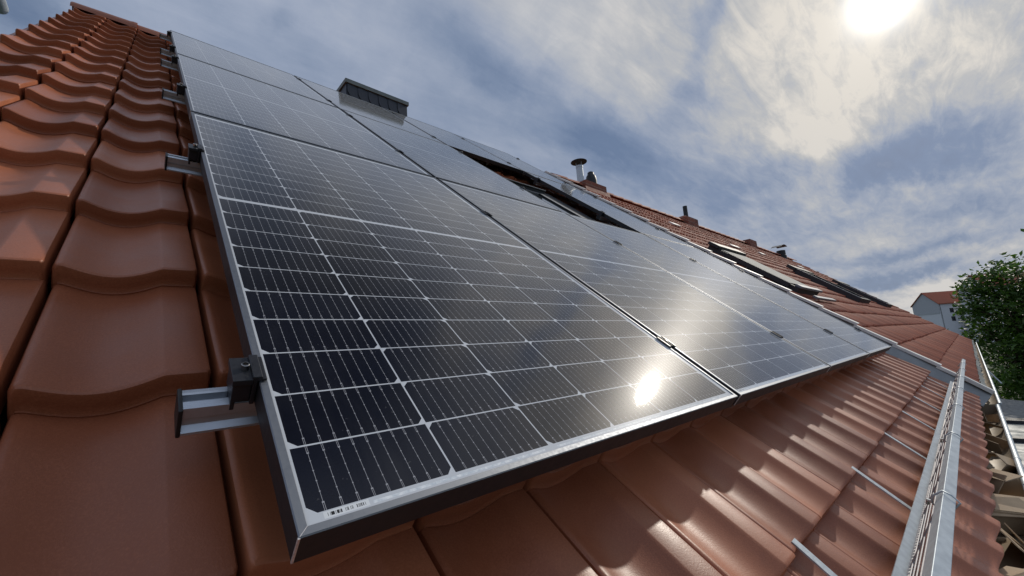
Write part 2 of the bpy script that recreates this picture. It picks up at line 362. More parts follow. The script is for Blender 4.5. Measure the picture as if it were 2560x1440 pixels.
# ------------------------------------------------------------------ geometry helpers
class MB:
    def __init__(s): s.v = []; s.f = []; s.tone = []
    def add(s, vs, fs, tone=None):
        o = len(s.v); s.v += [tuple(p) for p in vs]; s.f += [tuple(i + o for i in f) for f in fs]
        if tone is not None: s.tone += [tone] * len(fs)
        return s
    def box(s, x0, x1, y0, y1, z0, z1):
        v = [(x0, y0, z0), (x1, y0, z0), (x1, y1, z0), (x0, y1, z0), (x0, y0, z1), (x1, y0, z1), (x1, y1, z1), (x0, y1, z1)]
        return s.add(v, [(0, 3, 2, 1), (4, 5, 6, 7), (0, 1, 5, 4), (1, 2, 6, 5), (2, 3, 7, 6), (3, 0, 4, 7)])
    def bbox(s, x0, x1, y0, y1, z0, z1, e=0.002):      # box with chamfered upper and side edges
        bm = bmesh.new(); bmesh.ops.create_cube(bm, size=1)
        for vv in bm.verts: vv.co = Vector(((x0 + x1) / 2 + vv.co.x * (x1 - x0), (y0 + y1) / 2 + vv.co.y * (y1 - y0), (z0 + z1) / 2 + vv.co.z * (z1 - z0)))
        bmesh.ops.bevel(bm, geom=bm.edges[:], offset=e, segments=2, affect='EDGES', profile=0.5)
        bm.verts.index_update()
        s.add([vv.co[:] for vv in bm.verts], [[q.index for q in f.verts] for f in bm.faces]); bm.free(); return s
    def prism(s, prof, x0, x1, axis='x'):             # closed polygon extruded along an axis
        n = len(prof)
        mk = {'x': lambda t, p: (t, p[0], p[1]), 'y': lambda t, p: (p[0], t, p[1]), 'z': lambda t, p: (p[0], p[1], t)}[axis]
        v = [mk(x0, p) for p in prof] + [mk(x1, p) for p in prof]
        return s.add(v, [(i, (i + 1) % n, (i + 1) % n + n, i + n) for i in range(n)] + [tuple(range(n))[::-1], tuple(range(n, 2 * n))])
    def tube(s, pts, r, n=8, cap=True):
        pts = [Vector(p) for p in pts]; rs = r if isinstance(r, (list, tuple)) else [r] * len(pts)
        rings = []
        ref = Vector((0, 0, 1))
        for i, p in enumerate(pts):
            d = (pts[min(i + 1, len(pts) - 1)] - pts[max(i - 1, 0)]).normalized()
            if abs(d.dot(ref)) > 0.95: ref = Vector((1, 0, 0)) if abs(d.x) < 0.9 else Vector((0, 1, 0))
            a = d.cross(ref).normalized(); bb = d.cross(a)
            rings.append([p + (a * math.cos(k / n * 2 * math.pi) + bb * math.sin(k / n * 2 * math.pi)) * rs[i] for k in range(n)])
        v = [q for g in rings for q in g]; f = []
        for i in range(len(pts) - 1):
            for k in range(n): f.append((i * n + k, i * n + (k + 1) % n, (i + 1) * n + (k + 1) % n, (i + 1) * n + k))
        if cap: f += [tuple(range(n))[::-1], tuple(range((len(pts) - 1) * n, len(pts) * n))]
        return s.add(v, f)
    def lathe(s, prof, cx, cy, z0, n=20):             # (r, z) profile round a vertical axis
        v = [(cx + r * math.cos(k / n * 2 * math.pi), cy + r * math.sin(k / n * 2 * math.pi), z0 + z) for r, z in prof for k in range(n)]
        f = [(i * n + k, i * n + (k + 1) % n, (i + 1) * n + (k + 1) % n, (i + 1) * n + k) for i in range(len(prof) - 1) for k in range(n)]
        f += [tuple(range(n))[::-1], tuple(range((len(prof) - 1) * n, len(prof) * n))]
        return s.add(v, f)
    def build(s, name, material, parent=None, smooth=None, label=None):
        me = bpy.data.meshes.new(name); me.from_pydata(s.v, [], s.f)
        if s.tone:
            at = me.attributes.new('tone', 'FLOAT', 'FACE'); at.data.foreach_set('value', s.tone)
        me.materials.append(material)
        if smooth is not None:
            me.polygons.foreach_set('use_smooth', [True] * len(me.polygons)); me.set_sharp_from_angle(angle=math.radians(smooth))
        me.update()
        o = bpy.data.objects.new(name, me); COL.objects.link(o)
        if parent is not None: o.parent = parent
        if label: o['label'] = label
        return o

def rp(u, v, w): return Vector((u, v * CS - w * SN, v * SN + w * CS + Z0))
def rw(p): return rp(*p)
def tag(o, label, cat, group=None):
    o['label'] = label; o['category'] = cat
    if group: o['group'] = group
    return o
def thing(name, label, cat, loc=(0, 0, 0), rot=(0, 0, 0), group=None):
    o = bpy.data.objects.new(name, None); COL.objects.link(o); o.empty_display_size = 0.1
    o.location = loc; o.rotation_euler = rot
    return tag(o, label, cat, group)
def roof_thing(name, label, cat, u=0, v=0, w=0, group=None): return thing(name, label, cat, rp(u, v, w), (SL, 0, 0), group)
def roof_child(o, par_u=0, par_v=0, par_w=0): return o
def struct(o): o['kind'] = 'structure'; return o

# ------------------------------------------------------------------ ground
g = MB(); N = 40
for i in range(N):
    for j in range(N):
        x0, x1 = -900 + 1800 * i / N, -900 + 1800 * (i + 1) / N; y0, y1 = -900 + 1800 * j / N, -900 + 1800 * (j + 1) / N
        g.add([(x0, y0, 0), (x1, y0, 0), (x1, y1, 0), (x0, y1, 0)], [(0, 1, 2, 3)])
def ground_material():
    m, t, bs = mat('garden_grass')
    tc = t.node('ShaderNodeTexCoord').outputs['Object']
    n = t.noise(tc, 0.35, 8, 0.7)
    t.l.new(t.ramp(n, [(0.3, (0.020, 0.038, 0.012)), (0.55, (0.045, 0.070, 0.020)), (0.75, (0.09, 0.085, 0.04))]), bs.inputs['Base Color'])
    bs.inputs['Roughness'].default_value = 0.95
    return m
struct(g.build('ground', ground_material()))

# ------------------------------------------------------------------ roof tile fields
TP = [(0.003, -0.032), (0.0045, 0.010), (0.0075, 0.0195), (0.0115, 0.0222), (0.018, 0.0212), (0.029, 0.0158), (0.041, 0.0098), (0.055, 0.0042),
      (0.070, 0.0008), (0.083, 0.0), (0.097, 0.0016), (0.111, 0.0058), (0.124, 0.0115), (0.136, 0.0180), (0.1465, 0.0245), (0.1515, 0.0276),
      (0.155, 0.0287), (0.182, 0.0294), (0.2025, 0.0298), (0.2065, 0.0284), (0.2085, 0.0230), (0.2095, -0.032)]
TP = [(x, h if h < 0 else h * 0.84) for x, h in TP]
TR = [(0.006, -0.0415), (0.0014, -0.0400), (0.0010, -0.0365), (0.0026, -0.0342), (0.0032, -0.0220), (0.0040, -0.0070), (0.0054, -0.0024), (0.0082, -0.0005),
      (0.0130, 0.0), (0.10, 0.0), (0.22, 0.0), (0.345, 0.0)]
def tile_field(mb, u0, ncol, pitch, v0, nrow, gauge, wtop, prof, rows, skip=lambda u, v: False, jit=1.0, slope=0.0385):
    sc_ = pitch / 0.212; prof_top = max(h for x, h in prof) if prof is TP else 0.0236
    for r in range(nrow):
        for c in range(ncol):
            uu, vv = u0 + c * pitch, v0 + r * gauge
            if skip(uu + pitch / 2, vv + gauge / 2): continue
            dv = random.uniform(-.003, .003) * jit; dw = random.uniform(-.0015, .0015) * jit; yaw = random.uniform(-.004, .004) * jit
            vs = []
            for (y, z) in rows:
                for (x, h) in prof:
                    xx = x * sc_
                    edge = 0.0
                    if y < 0.012: edge = (0.012 - y) * 0.35 * (1 if x < 0.008 else (-1 if x > 0.205 else 0))
                    vs.append((uu + xx - yaw * y + edge, vv + y + dv + yaw * xx, wtop - prof_top + h + z - slope * y / gauge + dw))
            n = len(prof)
            fs = [(i * n + k, i * n + k + 1, (i + 1) * n + k + 1, (i + 1) * n + k) for i in range(len(rows) - 1) for k in range(n - 1)]
            mb.add(vs, fs, random.random())
U0, NC, PU = -0.6474, 27, 0.2086
V0, NR, PV = -0.596, 20, 0.3218
WT = -0.104
U1 = U0 + NC * PU                      # right edge of our tiles
RV, RW = 5.71, -0.157                  # ridge line

house = thing('row_house', 'row house under the brown clay tile roof that carries the solar panels', 'house', (0, 0, Z0), (SL, 0, 0))
tf = MB()
tile_field(tf, U0, NC, PU, V0, NR, PV, WT, TP, TR, skip=lambda u, v: 2.15 < u < 2.66 and 1.88 < v < 2.62)
tf.build('tiled_roof', M_TILE, house, smooth=38)
# deck under the tiles, rear slope, gable and front walls
MI = Matrix.Rotation(-SL, 3, 'X')
def loc_pts(pts): return [tuple(MI @ Vector((p[0], p[1], p[2] - Z0))) for p in pts]
dk = MB(); dk.box(U0 + .02, U1 - .02, -0.57, RV, -0.29, -0.235)
dk.build('roof_deck', M_DARKIN, house)
apex = rp(0, RV + 0.04, RW); ax, az = apex.y, apex.z
back = MB()
back.add(loc_pts([(U0, ax, az), (U1, ax, az), (U1, ax + 4.4, az - 4.4 * math.tan(SL)), (U0, ax + 4.4, az - 4.4 * math.tan(SL)),
                  (U0, ax, az - .12), (U1, ax, az - .12), (U1, ax + 4.4, az - .12 - 4.4 * math.tan(SL)), (U0, ax + 4.4, az - .12 - 4.4 * math.tan(SL))]),
         [(0, 1, 2, 3), (7, 6, 5, 4), (0, 3, 7, 4), (1, 5, 6, 2)])
back.tone = [0.5] * len(back.f)
back.build('rear_slope', M_TILE, house)
e_in = rp(0, -0.35, -0.27); wy0 = e_in.y; wz0 = e_in.z; wy1 = 2 * ax - wy0
wl = MB()
ga = loc_pts([(U0 + .06, wy0, 0), (U0 + .06, wy1, 0), (U0 + .06, wy1, wz0), (U0 + .06, ax, az - .25), (U0 + .06, wy0, wz0)])
gb = loc_pts([(U1 - .04, wy0, 0), (U1 - .04, wy1, 0), (U1 - .04, wy1, wz0), (U1 - .04, ax, az - .25), (U1 - .04, wy0, wz0)])
wl.add(ga + gb, [(0, 1, 2, 3, 4), (9, 8, 7, 6, 5), (0, 5, 6, 1), (1, 6, 7, 2), (4, 9, 5, 0)])
wl.build('wall', M_PLASTER, house)
# ridge caps: half round, each lapping over the next
rc = MB(); u = U0 - 0.03; k = 0
while u < U1:
    L = 0.425; u2 = min(u + L + 0.02, U1 + .02); n = 12; vs = []
    for (uu, rr) in ((u, .082), (u + .012, .088), (u2 - .05, .099), (u2 - .03, .104), (u2, .104), (u2, .088)):
        for q in range(n + 1):
            a = math.pi * (q / n) * 1.15 - 0.12 * math.pi + SL * 0.0
            p = Vector((0, ax + rr * 1.05 * math.cos(a), az - 0.02 + rr * 0.92 * math.sin(a)))
            vs.append((uu, p.y, p.z))
    rc.add(loc_pts(vs), [(i * (n + 1) + q, (i + 1) * (n + 1) + q, (i + 1) * (n + 1) + q + 1, i * (n + 1) + q + 1) for i in range(5) for q in range(n)], random.random())
    u += L; k += 1
rc.build('ridge_cap', M_TILE, house, smooth=45)
vb = MB(); vb.box(U0 - 0.012, U0 + 0.0, V0 + .02, RV - .05, -0.30, -0.150); vb.tone = [.4] * len(vb.f)
vb.build('verge_board', M_TILE, house)
# eaves gutter, half round with a rolled outer bead
def gutter(parent, u0, u1, vc, wc, rad, shift_u=0.0, name='gutter'):
    e = rp(0, vc, wc); cy, cz = e.y, e.z
    gm = MB(); n = 16; vs = []
    for (rr) in (rad, rad + 0.003):
        for uu in (u0, u1):
            for q in range(n + 1):
                a = math.pi + math.pi * q / n
                vs.append((uu, cy + rr * math.cos(a), cz + rr * math.sin(a)))
    m_ = n + 1; fs = []
    for q in range(n):
        fs.append((q, q + 1, m_ + q + 1, m_ + q)); fs.append((2 * m_ + q, 3 * m_ + q, 3 * m_ + q + 1, 2 * m_ + q + 1))
    fs.append(tuple(range(m_)) ); fs.append(tuple(range(m_, 2 * m_)))
    gm.add(loc_pts(vs), fs)
    go = gm.build(name, M_GUTTER, parent, smooth=50)
    bm_ = MB(); pts = []; x = u0
    while x < u1 + .01: pts.append((x, cy - rad - .002, cz + .004)); x += 0.5
    pts[-1] = (u1, cy - rad - .002, cz + .004)
    bm_.tube(loc_pts(pts), 0.0115, 10)
    x = u0 + .3
    while x < u1:                                       # bracket springs round the bead
        bm_.tube(loc_pts([(x, cy - rad - .002, cz + .004), (x + .022, cy - rad - .002, cz + .004)]), 0.0135, 10); x += 0.62
    bm_.build('gutter_bead', M_ZINC, go, smooth=50)
    return cy, cz
GY, GZ = gutter(house, U0 + 0.3, U1 + 0.02, -0.634, -0.164, 0.085)

# stepped zinc flashing up to the neighbour
fl = MB()
fl.add([(U1 + .004, V0 - .05, -.165), (U1 + .05, V0 - .05, -.150), (U1 + .165, V0 - .05, -.050), (U1 + .165, 5.3, -.050), (U1 + .05, 5.3, -.150), (U1 + .004, 5.3, -.165)],
       [(0, 1, 4, 5), (1, 2, 3, 4)])
fl.build('side_flashing', M_SHEET, house)

# dark clad chimney on the ridge
def wbox(mb, x0, x1, y0, y1, z0, z1): 
    v = [(x0, y0, z0), (x1, y0, z0), (x1, y1, z0), (x0, y1, z0), (x0, y0, z1), (x1, y0, z1), (x1, y1, z1), (x0, y1, z1)]
    mb.add(loc_pts([(a, b_, c + Z0) for a, b_, c in v]), [(0, 3, 2, 1), (4, 5, 6, 7), (0, 1, 5, 4), (1, 2, 6, 5), (2, 3, 7, 6), (3, 0, 4, 7)]); return mb
CX0, CX1, CY0, CY1, CZ = 1.735, 2.555, 4.37, 4.90, 3.722
ch = wbox(MB(), CX0, CX1, CY0, CY1, 2.9, CZ - .05).build('chimney', M_SLATE, house)
wbox(MB(), CX0 - .03, CX1 + .03, CY0 - .03, CY1 + .03, CZ - .052, CZ).build('chimney_coping', M_COPING, ch)
cl_ = MB(); nps = 6; pw = (CX1 - CX0) / nps
for i in range(nps):                                      # overlapping slates with curved lower left corner
    x0 = CX0 + i * pw; pts = []
    for q in range(7):
        a = q / 6 * math.pi / 2
        pts.append((x0 + .055 - .055 * math.sin(a) , 3.505 + .10 - .10 * math.cos(a) ))
    poly = [(x0 + pw + .012, 3.505), (x0 + .055, 3.505)] + pts[1:] + [(x0, 3.665), (x0 + pw + .012, 3.665)]
    y_f, y_b = CY0 - .016, CY0 - .004
    nn = len(poly)
    tilt = lambda p: 0.008 * (p[0] - x0) / pw
    v = [(p[0], y_f + tilt(p), p[1] + Z0) for p in poly] + [(p[0], y_b + tilt(p), p[1] + Z0) for p in poly]
    cl_.add(loc_pts(v), [tuple(range(nn)), tuple(range(nn, 2 * nn))[::-1]] + [(i_, i_ + nn, (i_ + 1) % nn + nn, (i_ + 1) % nn) for i_ in range(nn)])
wbox(cl_, CX0 - .004, CX1 + .004, CY0 - .012, CY0 - .002, 3.0, 3.497)
for i in range(4):
    y0 = CY0 + i * .135; wbox(cl_, CX0 - .014 + .003 * (i % 2), CX0 - .003, y0, y0 + .13, 3.505, 3.665)
cl_.build('slate_cladding', M_SLATE, ch)

# roof window in the gap of the array
wi = MB()
wi.box(2.16, 2.215, 1.87, 2.63, -.20, -.045); wi.box(2.575, 2.64, 1.87, 2.63, -.20, -.047); wi.box(2.215, 2.575, 1.87, 1.93, -.20, -.046); wi.box(2.215, 2.575, 2.56, 2.63, -.20, -.048)
wo = wi.build('roof_window', M_LITEF, house)
MB().box(1.98, 3.14, 1.70, 3.00, -.104, -.094).build('gap_shade_sheet', M_DARKF, wo)  # dark sheet round the window, spread over the tiles for the gap's shade
MB().box(2.212, 2.578, 1.925, 2.565, -.075, -.056).build('pane', M_WGLASS, wo)
MB().box(2.568, 2.5745, 1.93, 2.56, -.055, -.044).build('gasket', M_PLASTIC, wo)
hd = MB(); hd.prism([(2.60, -.047), (2.72, -.060), (2.72, -.030), (2.61, -.016)], 2.13, 2.68, 'x'); hd.build('window_hood', M_DARKF, wo)
MB().box(2.13, 2.68, 2.598, 2.612, -.0155, -.010).build('hood_trim', M_LITEF, wo)

# ------------------------------------------------------------------ solar panels
PW, PH, PX, PY = 1.038, 1.755, 1.0585, 1.783
def make_panel():
    r = roof_thing('solar_panel', 'x', 'solar panel')
    f = MB(); lip = .0092; W, H = PW, PH; e = .0012
    def ring(a, z): return [(a, a, z), (W - a, a, z), (W - a, H - a, z), (a, H - a, z)]
    def band(name, rings, m_):
        q = MB(); q.add([p for g_ in rings for p in g_], [(i * 4 + k, i * 4 + (k + 1) % 4, i * 4 + 4 + (k + 1) % 4, i * 4 + 4 + k) for i in range(len(rings) - 1) for k in range(4)])
        return q.build(name, m_, r)
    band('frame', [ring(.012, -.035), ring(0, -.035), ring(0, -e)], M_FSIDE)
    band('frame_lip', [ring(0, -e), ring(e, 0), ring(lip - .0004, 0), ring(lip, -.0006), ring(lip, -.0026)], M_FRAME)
    gl = MB(); gl.box(lip - .002, W - lip + .002, lip - .002, H - lip + .002, -.007, -.0022)
    gl.build('cell_glass', M_GLASS, r)
    for (sx, sy) in ((0, 0), (0, 1)):                    # raw mitre joint on the corners
        q = MB(); yy = 0 if sy == 0 else H; sgn = 1 if sy == 0 else -1
        q.box(-.0007, .0013, yy - .0007 if sgn > 0 else yy - .0013, yy + .0013 if sgn > 0 else yy + .0007, -.034, -.0008)
        c0, c1 = .0009, lip - .0003; d = .00025
        q.add([(c0 - d, yy + sgn * (c0 + d), .0002), (c0 + d, yy + sgn * (c0 - d), .0002), (c1 + d, yy + sgn * (c1 - d), .0002), (c1 - d, yy + sgn * (c1 + d), .0002)], [(0, 1, 2, 3) if sgn > 0 else (3, 2, 1, 0)])
        q.build('mitre_joint', M_SEAM, r)
    return r
def dup(o, parent=None):
    c = o.copy(); COL.objects.link(c)
    if parent is not None: c.parent = parent
    for chd in list(o.children): dup(chd, c)
    return c
PANEL_LABELS = {
 (0, 0): 'nearest solar panel, lower left of the array, bar code in its bottom corner',
 (1, 0): 'bottom row solar panel just right of the nearest one, sun glare on its lower part',
 (2, 0): 'bottom row solar panel below the open gap and the roof window',
 (3, 0): 'bottom row solar panel at the far right end beside the neighbour roof edge',
 (0, 1): 'middle row solar panel directly above the nearest one, along the open brown tiles',
 (1, 1): 'middle row solar panel left of the open gap with the roof window',
 (3, 1): 'middle row solar panel right of the open gap with the roof window',
 (0, 2): 'top row solar panel at the left end of the array, under the ridge',
 (1, 2): 'top row solar panel in front of the dark slate clad chimney',
 (2, 2): 'top row solar panel directly above the open gap with the roof window',
 (3, 2): 'top row solar panel at the upper right corner of the array'}
pn0 = make_panel(); first = True
for (c, r_), lab in PANEL_LABELS.items():
    o = pn0 if first else dup(pn0)
    first = False
    j = random.uniform(-.0012, .0012) if (c, r_) != (0, 0) else 0
    o.location = rp(c * PX, r_ * PY, j * .6)
    if (c, r_) != (0, 0): o.rotation_euler = (SL + random.uniform(-.0009, .0009), random.uniform(-.0009, .0009), 0)
    tag(o, lab, 'solar panel', 'solar panels of the array')

# ------------------------------------------------------------------ mounting rails with clamps
RAIL_PROF = [(-.0165, -.0005)] + [(-.0165 + .0014 * i, -.0012 if i % 2 else -.0002) for i in range(1, 10)] + \
            [(-.0035, -.0005), (-.0035, -.012), (.0075, -.012), (.0075, -.0005), (.0105, .0002), (.0165, -.0005), (.0165, -.0375), (-.0205, -.0375), (-.0205, -.0340), (-.0130, -.0285), (-.0130, -.0185), (-.0165, -.0150)]
WR = -.0352
def end_clamp(parent, x, vc, side):                      # side -1: panel lies to the right (+u)
    q = MB(); s = -side
    def bx(a, b_, *rest): q.bbox(*(sorted((x + s * a, x + s * b_))), *rest)
    y0, y1 = -.0225, .0225; top = -WR
    bx(-.0275, -.0065, y0, y1, top - .004, top + .0045, .001)
    bx(-.0072, .0030, y0, y1, top + .0012, top + .0085, .001)
    bx(.0024, .0082, y0, y1, top + .0008, top + .0050, .0012)
    bx(-.0062, -.0012, y0 + .001, y1 - .001, .0005, top + .001, .0008)
    bx(-.0262, -.0065, y0 + .003, y1 - .003, .004, top - .003, .001)
    bx(-.0255, -.0205, -.017, .010, -.010, top - .003, .001)
    o = q.build('end_clamp', M_BLACK, parent); o.location = (0, 0, 0)
    b_ = MB(); b_.lathe([(.0046, 0), (.0046, .0085), (.0040, .0092), (.0026, .0092), (.0024, .0040)], x - s * .0135, -.0015, top + .004, 16)
    b_.build('bolt', M_STEEL, o, smooth=40)
def mid_clamp(parent, x, vc):
    q = MB(); top = -WR; y0, y1 = -.024, .024
    q.bbox(x - .0200, x - .0070, y0, y1, top + .0006, top + .0048, .001)
    q.bbox(x + .0070, x + .0200, y0, y1, top + .0006, top + .0048, .001)
    q.bbox(x - .0074, x + .0074, y0 + .003, y1 - .003, top - .0055, top + .0022, .001)
    q.bbox(x - .0082, x - .0058, y0, y1, top - .030, top + .0072, .0006)
    q.bbox(x + .0058, x + .0082, y0, y1, top - .030, top + .0072, .0006)
    o = q.build('mid_clamp', M_BLACK, parent)
    b_ = MB(); b_.lathe([(.0042, 0), (.0042, .0070), (.0024, .0070), (.0022, .003)], x, 0, top + .002, 12)
    b_.build('bolt', M_STEEL, o, smooth=40)
UE = 4 * PX - (PX - PW)
RAILS = [(0.2355, 0, 4, 'lowest'), (1.247, 0, 4, 'second'), (2.270, 0, 2, 'third'), (2.270, 3, 4, 'third right'), (3.282, 0, 2, 'fourth'), (3.282, 3, 4, 'fourth right'), (3.870, 0, 4, 'fifth'), (5.020, 0, 4, 'top')]
RAIL_LABELS = {'lowest': 'aluminium mounting rail poking out nearest the camera under the bottom panel row',
 'second': 'aluminium mounting rail under the upper half of the bottom panel row',
 'third': 'aluminium mounting rail under the lower half of the middle panel row, left of the gap',
 'third right': 'short aluminium rail under the lower half of the middle panel right of the gap',
 'fourth': 'aluminium mounting rail under the upper half of the middle panel row, left of the gap',
 'fourth right': 'short aluminium rail under the upper half of the middle panel right of the gap',
 'fifth': 'aluminium mounting rail under the lower half of the top panel row',
 'top': 'highest aluminium mounting rail, just below the roof ridge'}
for vc, c0, c1, key in RAILS:
    a = c0 * PX - .070; z = c1 * PX - (PX - PW) + .055
    if c0 == 3: a = c0 * PX - .035
    if c1 == 2: z = 2 * PX - (PX - PW) + .030
    r = roof_thing('mounting_rail', RAIL_LABELS[key], 'mounting rail', 0, vc, WR, 'mounting rails under the panels')
    MB().prism(RAIL_PROF, a, z, 'x').build('rail_profile', M_ALU, r)
    ec = MB(); ec.bbox(a - .0045, a, -.0215, .0185, -.0395, .0015, .0012)
    ec.build('end_cap', M_PLASTIC, r)
    end_clamp(r, c0 * PX, vc, -1); end_clamp(r, c1 * PX - (PX - PW), vc, 1)
    for c in range(c0 + 1, c1): mid_clamp(r, c * PX - (PX - PW) / 2, vc)
    x = a + .40
    while x < z - .1:                                     # roof hooks carrying the rail
        hk = MB(); hk.bbox(x - .016, x + .016, .0185, .0245, -.075, -.006, .001); hk.bbox(x - .016, x + .016, .0185, .16, -.082, -.075, .001)
        hk.build('roof_hook', M_STEEL, r); x += .85

# ------------------------------------------------------------------ snow guard along the eaves
sg = roof_thing('snow_guard', 'galvanised snow guard fence standing on the lowest tile rows above the gutter', 'snow guard')
SU0, SU1 = -0.2, 4.93
br_ = MB(); br_.box(SU0, SU1, -.4185, -.3970, -.1000, -.0965); br_.box(SU0, SU1, -.4205, -.4186, -.1240, -.1000)
br_.build('bottom_rail', M_ZINC, sg)
tr_ = MB(); tr_.bbox(SU0, SU1 + .07, -.3825, -.3640, .080, .1005, .0009)
to = tr_.build('top_rail', M_ZINC, sg)
MB().bbox(SU1 + .07, SU1 + .078, -.3840, -.3625, .0805, .1020, .001).build('end_plug', M_WIRE, to)
ms = MB()
nw = 6
for i in range(nw):
    f_ = (i + .6) / nw
    ms.tube([(SU0, -.4190 + .045 * f_, -.095 + .178 * f_), (SU1, -.4190 + .045 * f_, -.095 + .178 * f_)], .0013, 5)
x = SU0
while x < SU1:
    ms.tube([(x, -.4185, -.0955), (x + .003, -.3735, .083)], .0017, 5)
    x += .316
ms.build('wire_grid', M_WIRE, sg, smooth=60)
tw = MB()                                                 # wire twisted along the foot of the grid
for ph in (0, math.pi):
    pts = []; x = SU0
    while x < SU1:
        t_ = x / .034 * 2 * math.pi + ph
        pts.append((x, -.4205 + .0042 * math.cos(t_), -.0910 + .0042 * math.sin(t_))); x += .0057
    tw.tube(pts, .0021, 4)
tw.build('twisted_wire', M_WIRE, sg, smooth=60)
x = .37
while x < SU1:                                            # clips round the top rail
    cpm = MB(); pts = []
    loop = [(-.386, .070), (-.3865, .1035), (-.373, .1062), (-.3612, .1035), (-.3575, .086), (-.362, .074), (-.374, .071)]
    pts = [(x + .012 * (i / 6) , p[0], p[1]) for i, p in enumerate(loop)]
    cpm.tube(pts, .0017, 6); cpm.tube([(x + .012, -.362, .075), (x + .030, -.3585, .068), (x + .034, -.363, .060)], .0026, 6)
    cpm.build('clip', M_ZINC, sg, smooth=60)
    x += .59
for us in (.2615, .8873, 1.5131, 2.1389, 2.7647, 3.3905, 4.0163, 4.6421):
    st = MB(); st.box(us - .010, us + .010, -.420, -.256, -.1310, -.1275); st.box(us - .010, us + .010, -.4225, -.419, -.150, -.1275)
    st.box(us - .009, us + .009, -.4120, -.4080, -.1285, -.1005)
    st.build('strap', M_ZINC, sg)

# ------------------------------------------------------------------ cardboard lying in the gutter
def cardboard(label, u, rotz, rx, ry, n, w, L, dz=0.0, dy=0.0, lid=False):
    q = MB(); t_ = .0035; a0 = random.uniform(0, 6.28)
    pr = [(w * math.cos(a0 + k / n * 2 * math.pi), w * .8 * math.sin(a0 + k / n * 2 * math.pi)) for k in range(n)]
    top = 0 if n == 6 else 1
    for k in range(n - top):
        p0, p1 = Vector((*pr[k], 0)), Vector((*pr[(k + 1) % n], 0)); nn = Vector((p1 - p0)).cross(Vector((0, 0, 1))).normalized() * t_
        ln = L * random.uniform(.85, 1.0) if n != 6 else L
        vs = [(-ln / 2, p0.x, p0.y), (ln / 2, p0.x, p0.y), (ln / 2, p1.x, p1.y), (-ln / 2, p1.x, p1.y)]
        vs += [(v[0], v[1] + nn.x, v[2] + nn.y) for v in vs]
        q.add(vs, [(0, 1, 2, 3), (7, 6, 5, 4), (0, 4, 5, 1), (1, 5, 6, 2), (2, 6, 7, 3), (3, 7, 4, 0)])
    if lid:
        q.add([(-L * .5, w * .2, w * .6), (L * .2, w * .3, w * .75), (L * .3, -w * .8, w * .5), (-L * .45, -w * .9, w * .35),
               (-L * .5, w * .2, w * .6 + t_), (L * .2, w * .3, w * .75 + t_), (L * .3, -w * .8, w * .5 + t_), (-L * .45, -w * .9, w * .35 + t_)],
              [(3, 2, 1, 0), (4, 5, 6, 7), (0, 1, 5, 4), (1, 2, 6, 5), (2, 3, 7, 6), (3, 0, 4, 7)])
    o = q.build('cardboard_scrap', M_CARD)
    o.location = (u, GY - .012 + dy, GZ - .030 + dz + Z0 * 0); o.rotation_euler = (rx, ry, rotz)
    return tag(o, label, 'cardboard', 'cardboard scraps in the gutter')
cardboard('small folded cardboard corner farthest along the gutter, near its dark end', 4.55, .5, .5, .2, 4, .050, .13)
cardboard('pale upright cardboard fold second farthest along the gutter', 4.10, -.5, -.4, .35, 3, .060, .16)
cardboard('wedge of cardboard leaning on the tile edge before the hexagonal tube', 3.62, .8, .9, -.2, 4, .050, .17)
cardboard('hexagonal cardboard tube with its dark opening facing the camera', 3.02, -.25, .1, .28, 6, .062, .20, .012)
cardboard('boxy cardboard angle lying right in front of the hexagonal tube', 2.66, .5, -.5, .1, 4, .062, .20, .01, 0, True)
cardboard('wide cardboard flap bridging the gutter to its outer bead', 2.24, -.9, .35, .15, 4, .070, .24, .015, 0, True)
cardboard('crumpled cardboard angle half under the lowest tiles in the foreground', 1.92, .35, .8, -.15, 3, .070, .26, .005, .01, True)
cardboard('nearest cardboard sheet in the gutter at the bottom right', 1.58, -.35, -.3, .1, 4, .072, .30, .008, 0, True)

# ------------------------------------------------------------------ neighbouring house
NU0, NU1, NV0, NRV, NW = U1 + .150, 20.0, -.60, 5.1, -.062
nb = thing('row_house', 'neighbouring row house with the older red tiled roof beyond the panels', 'house', (0, 0, Z0), (SL, 0, 0))
NP = [(0.002, -.02), (.004, .006), (.012, .011), (.026, .005), (.050, .0), (.078, .003), (.098, .014), (.106, .017), (.116, .014), (.134, .004), (.160, .001), (.180, .010), (.192, .0165), (.206, .0165), (.2105, -.02)]
NRW = [(.004, -.026), (0, -.022), (.002, -.006), (.012, 0), (.34, 0)]
nt = MB()
WINS = [(5.75, 6.75, 1.10, 2.32), (10.4, 11.9, 1.20, 2.45), (14.6, 16.0, 1.22, 2.38)]
tile_field(nt, NU0, int((NU1 - NU0) / .21), .21, NV0, 17, .332, NW, NP, NRW, jit=2.6, slope=.027,
           skip=lambda u, v: any(a + .1 < u < b_ - .1 and c + .15 < v < d - .15 for a, b_, c, d in WINS))
nt.build('tiled_roof', M_OLDTILE, nb, smooth=40)
MB().box(NU0, NU1, NV0 + .05, NRV, -.22, -.13).build('roof_deck', M_DARKIN, nb)
napex = rp(0, NRV + .03, NW - .05); nax, naz = napex.y, napex.z
q = MB(); q.add(loc_pts([(NU0, nax, naz), (NU1, nax, naz), (NU1, nax + 4.2, naz - 4.2 * math.tan(SL)), (NU0, nax + 4.2, naz - 4.2 * math.tan(SL)),
                         (NU0, nax, naz - .1), (NU1, nax, naz - .1), (NU1, nax + 4.2, naz - .1 - 4.2 * math.tan(SL)), (NU0, nax + 4.2, naz - .1 - 4.2 * math.tan(SL))]), [(0, 1, 2, 3), (7, 6, 5, 4), (1, 5, 6, 2)])
q.tone = [.5] * 3; q.build('rear_slope', M_OLDTILE, nb)
ne = rp(0, -.30, -.2); q = MB()
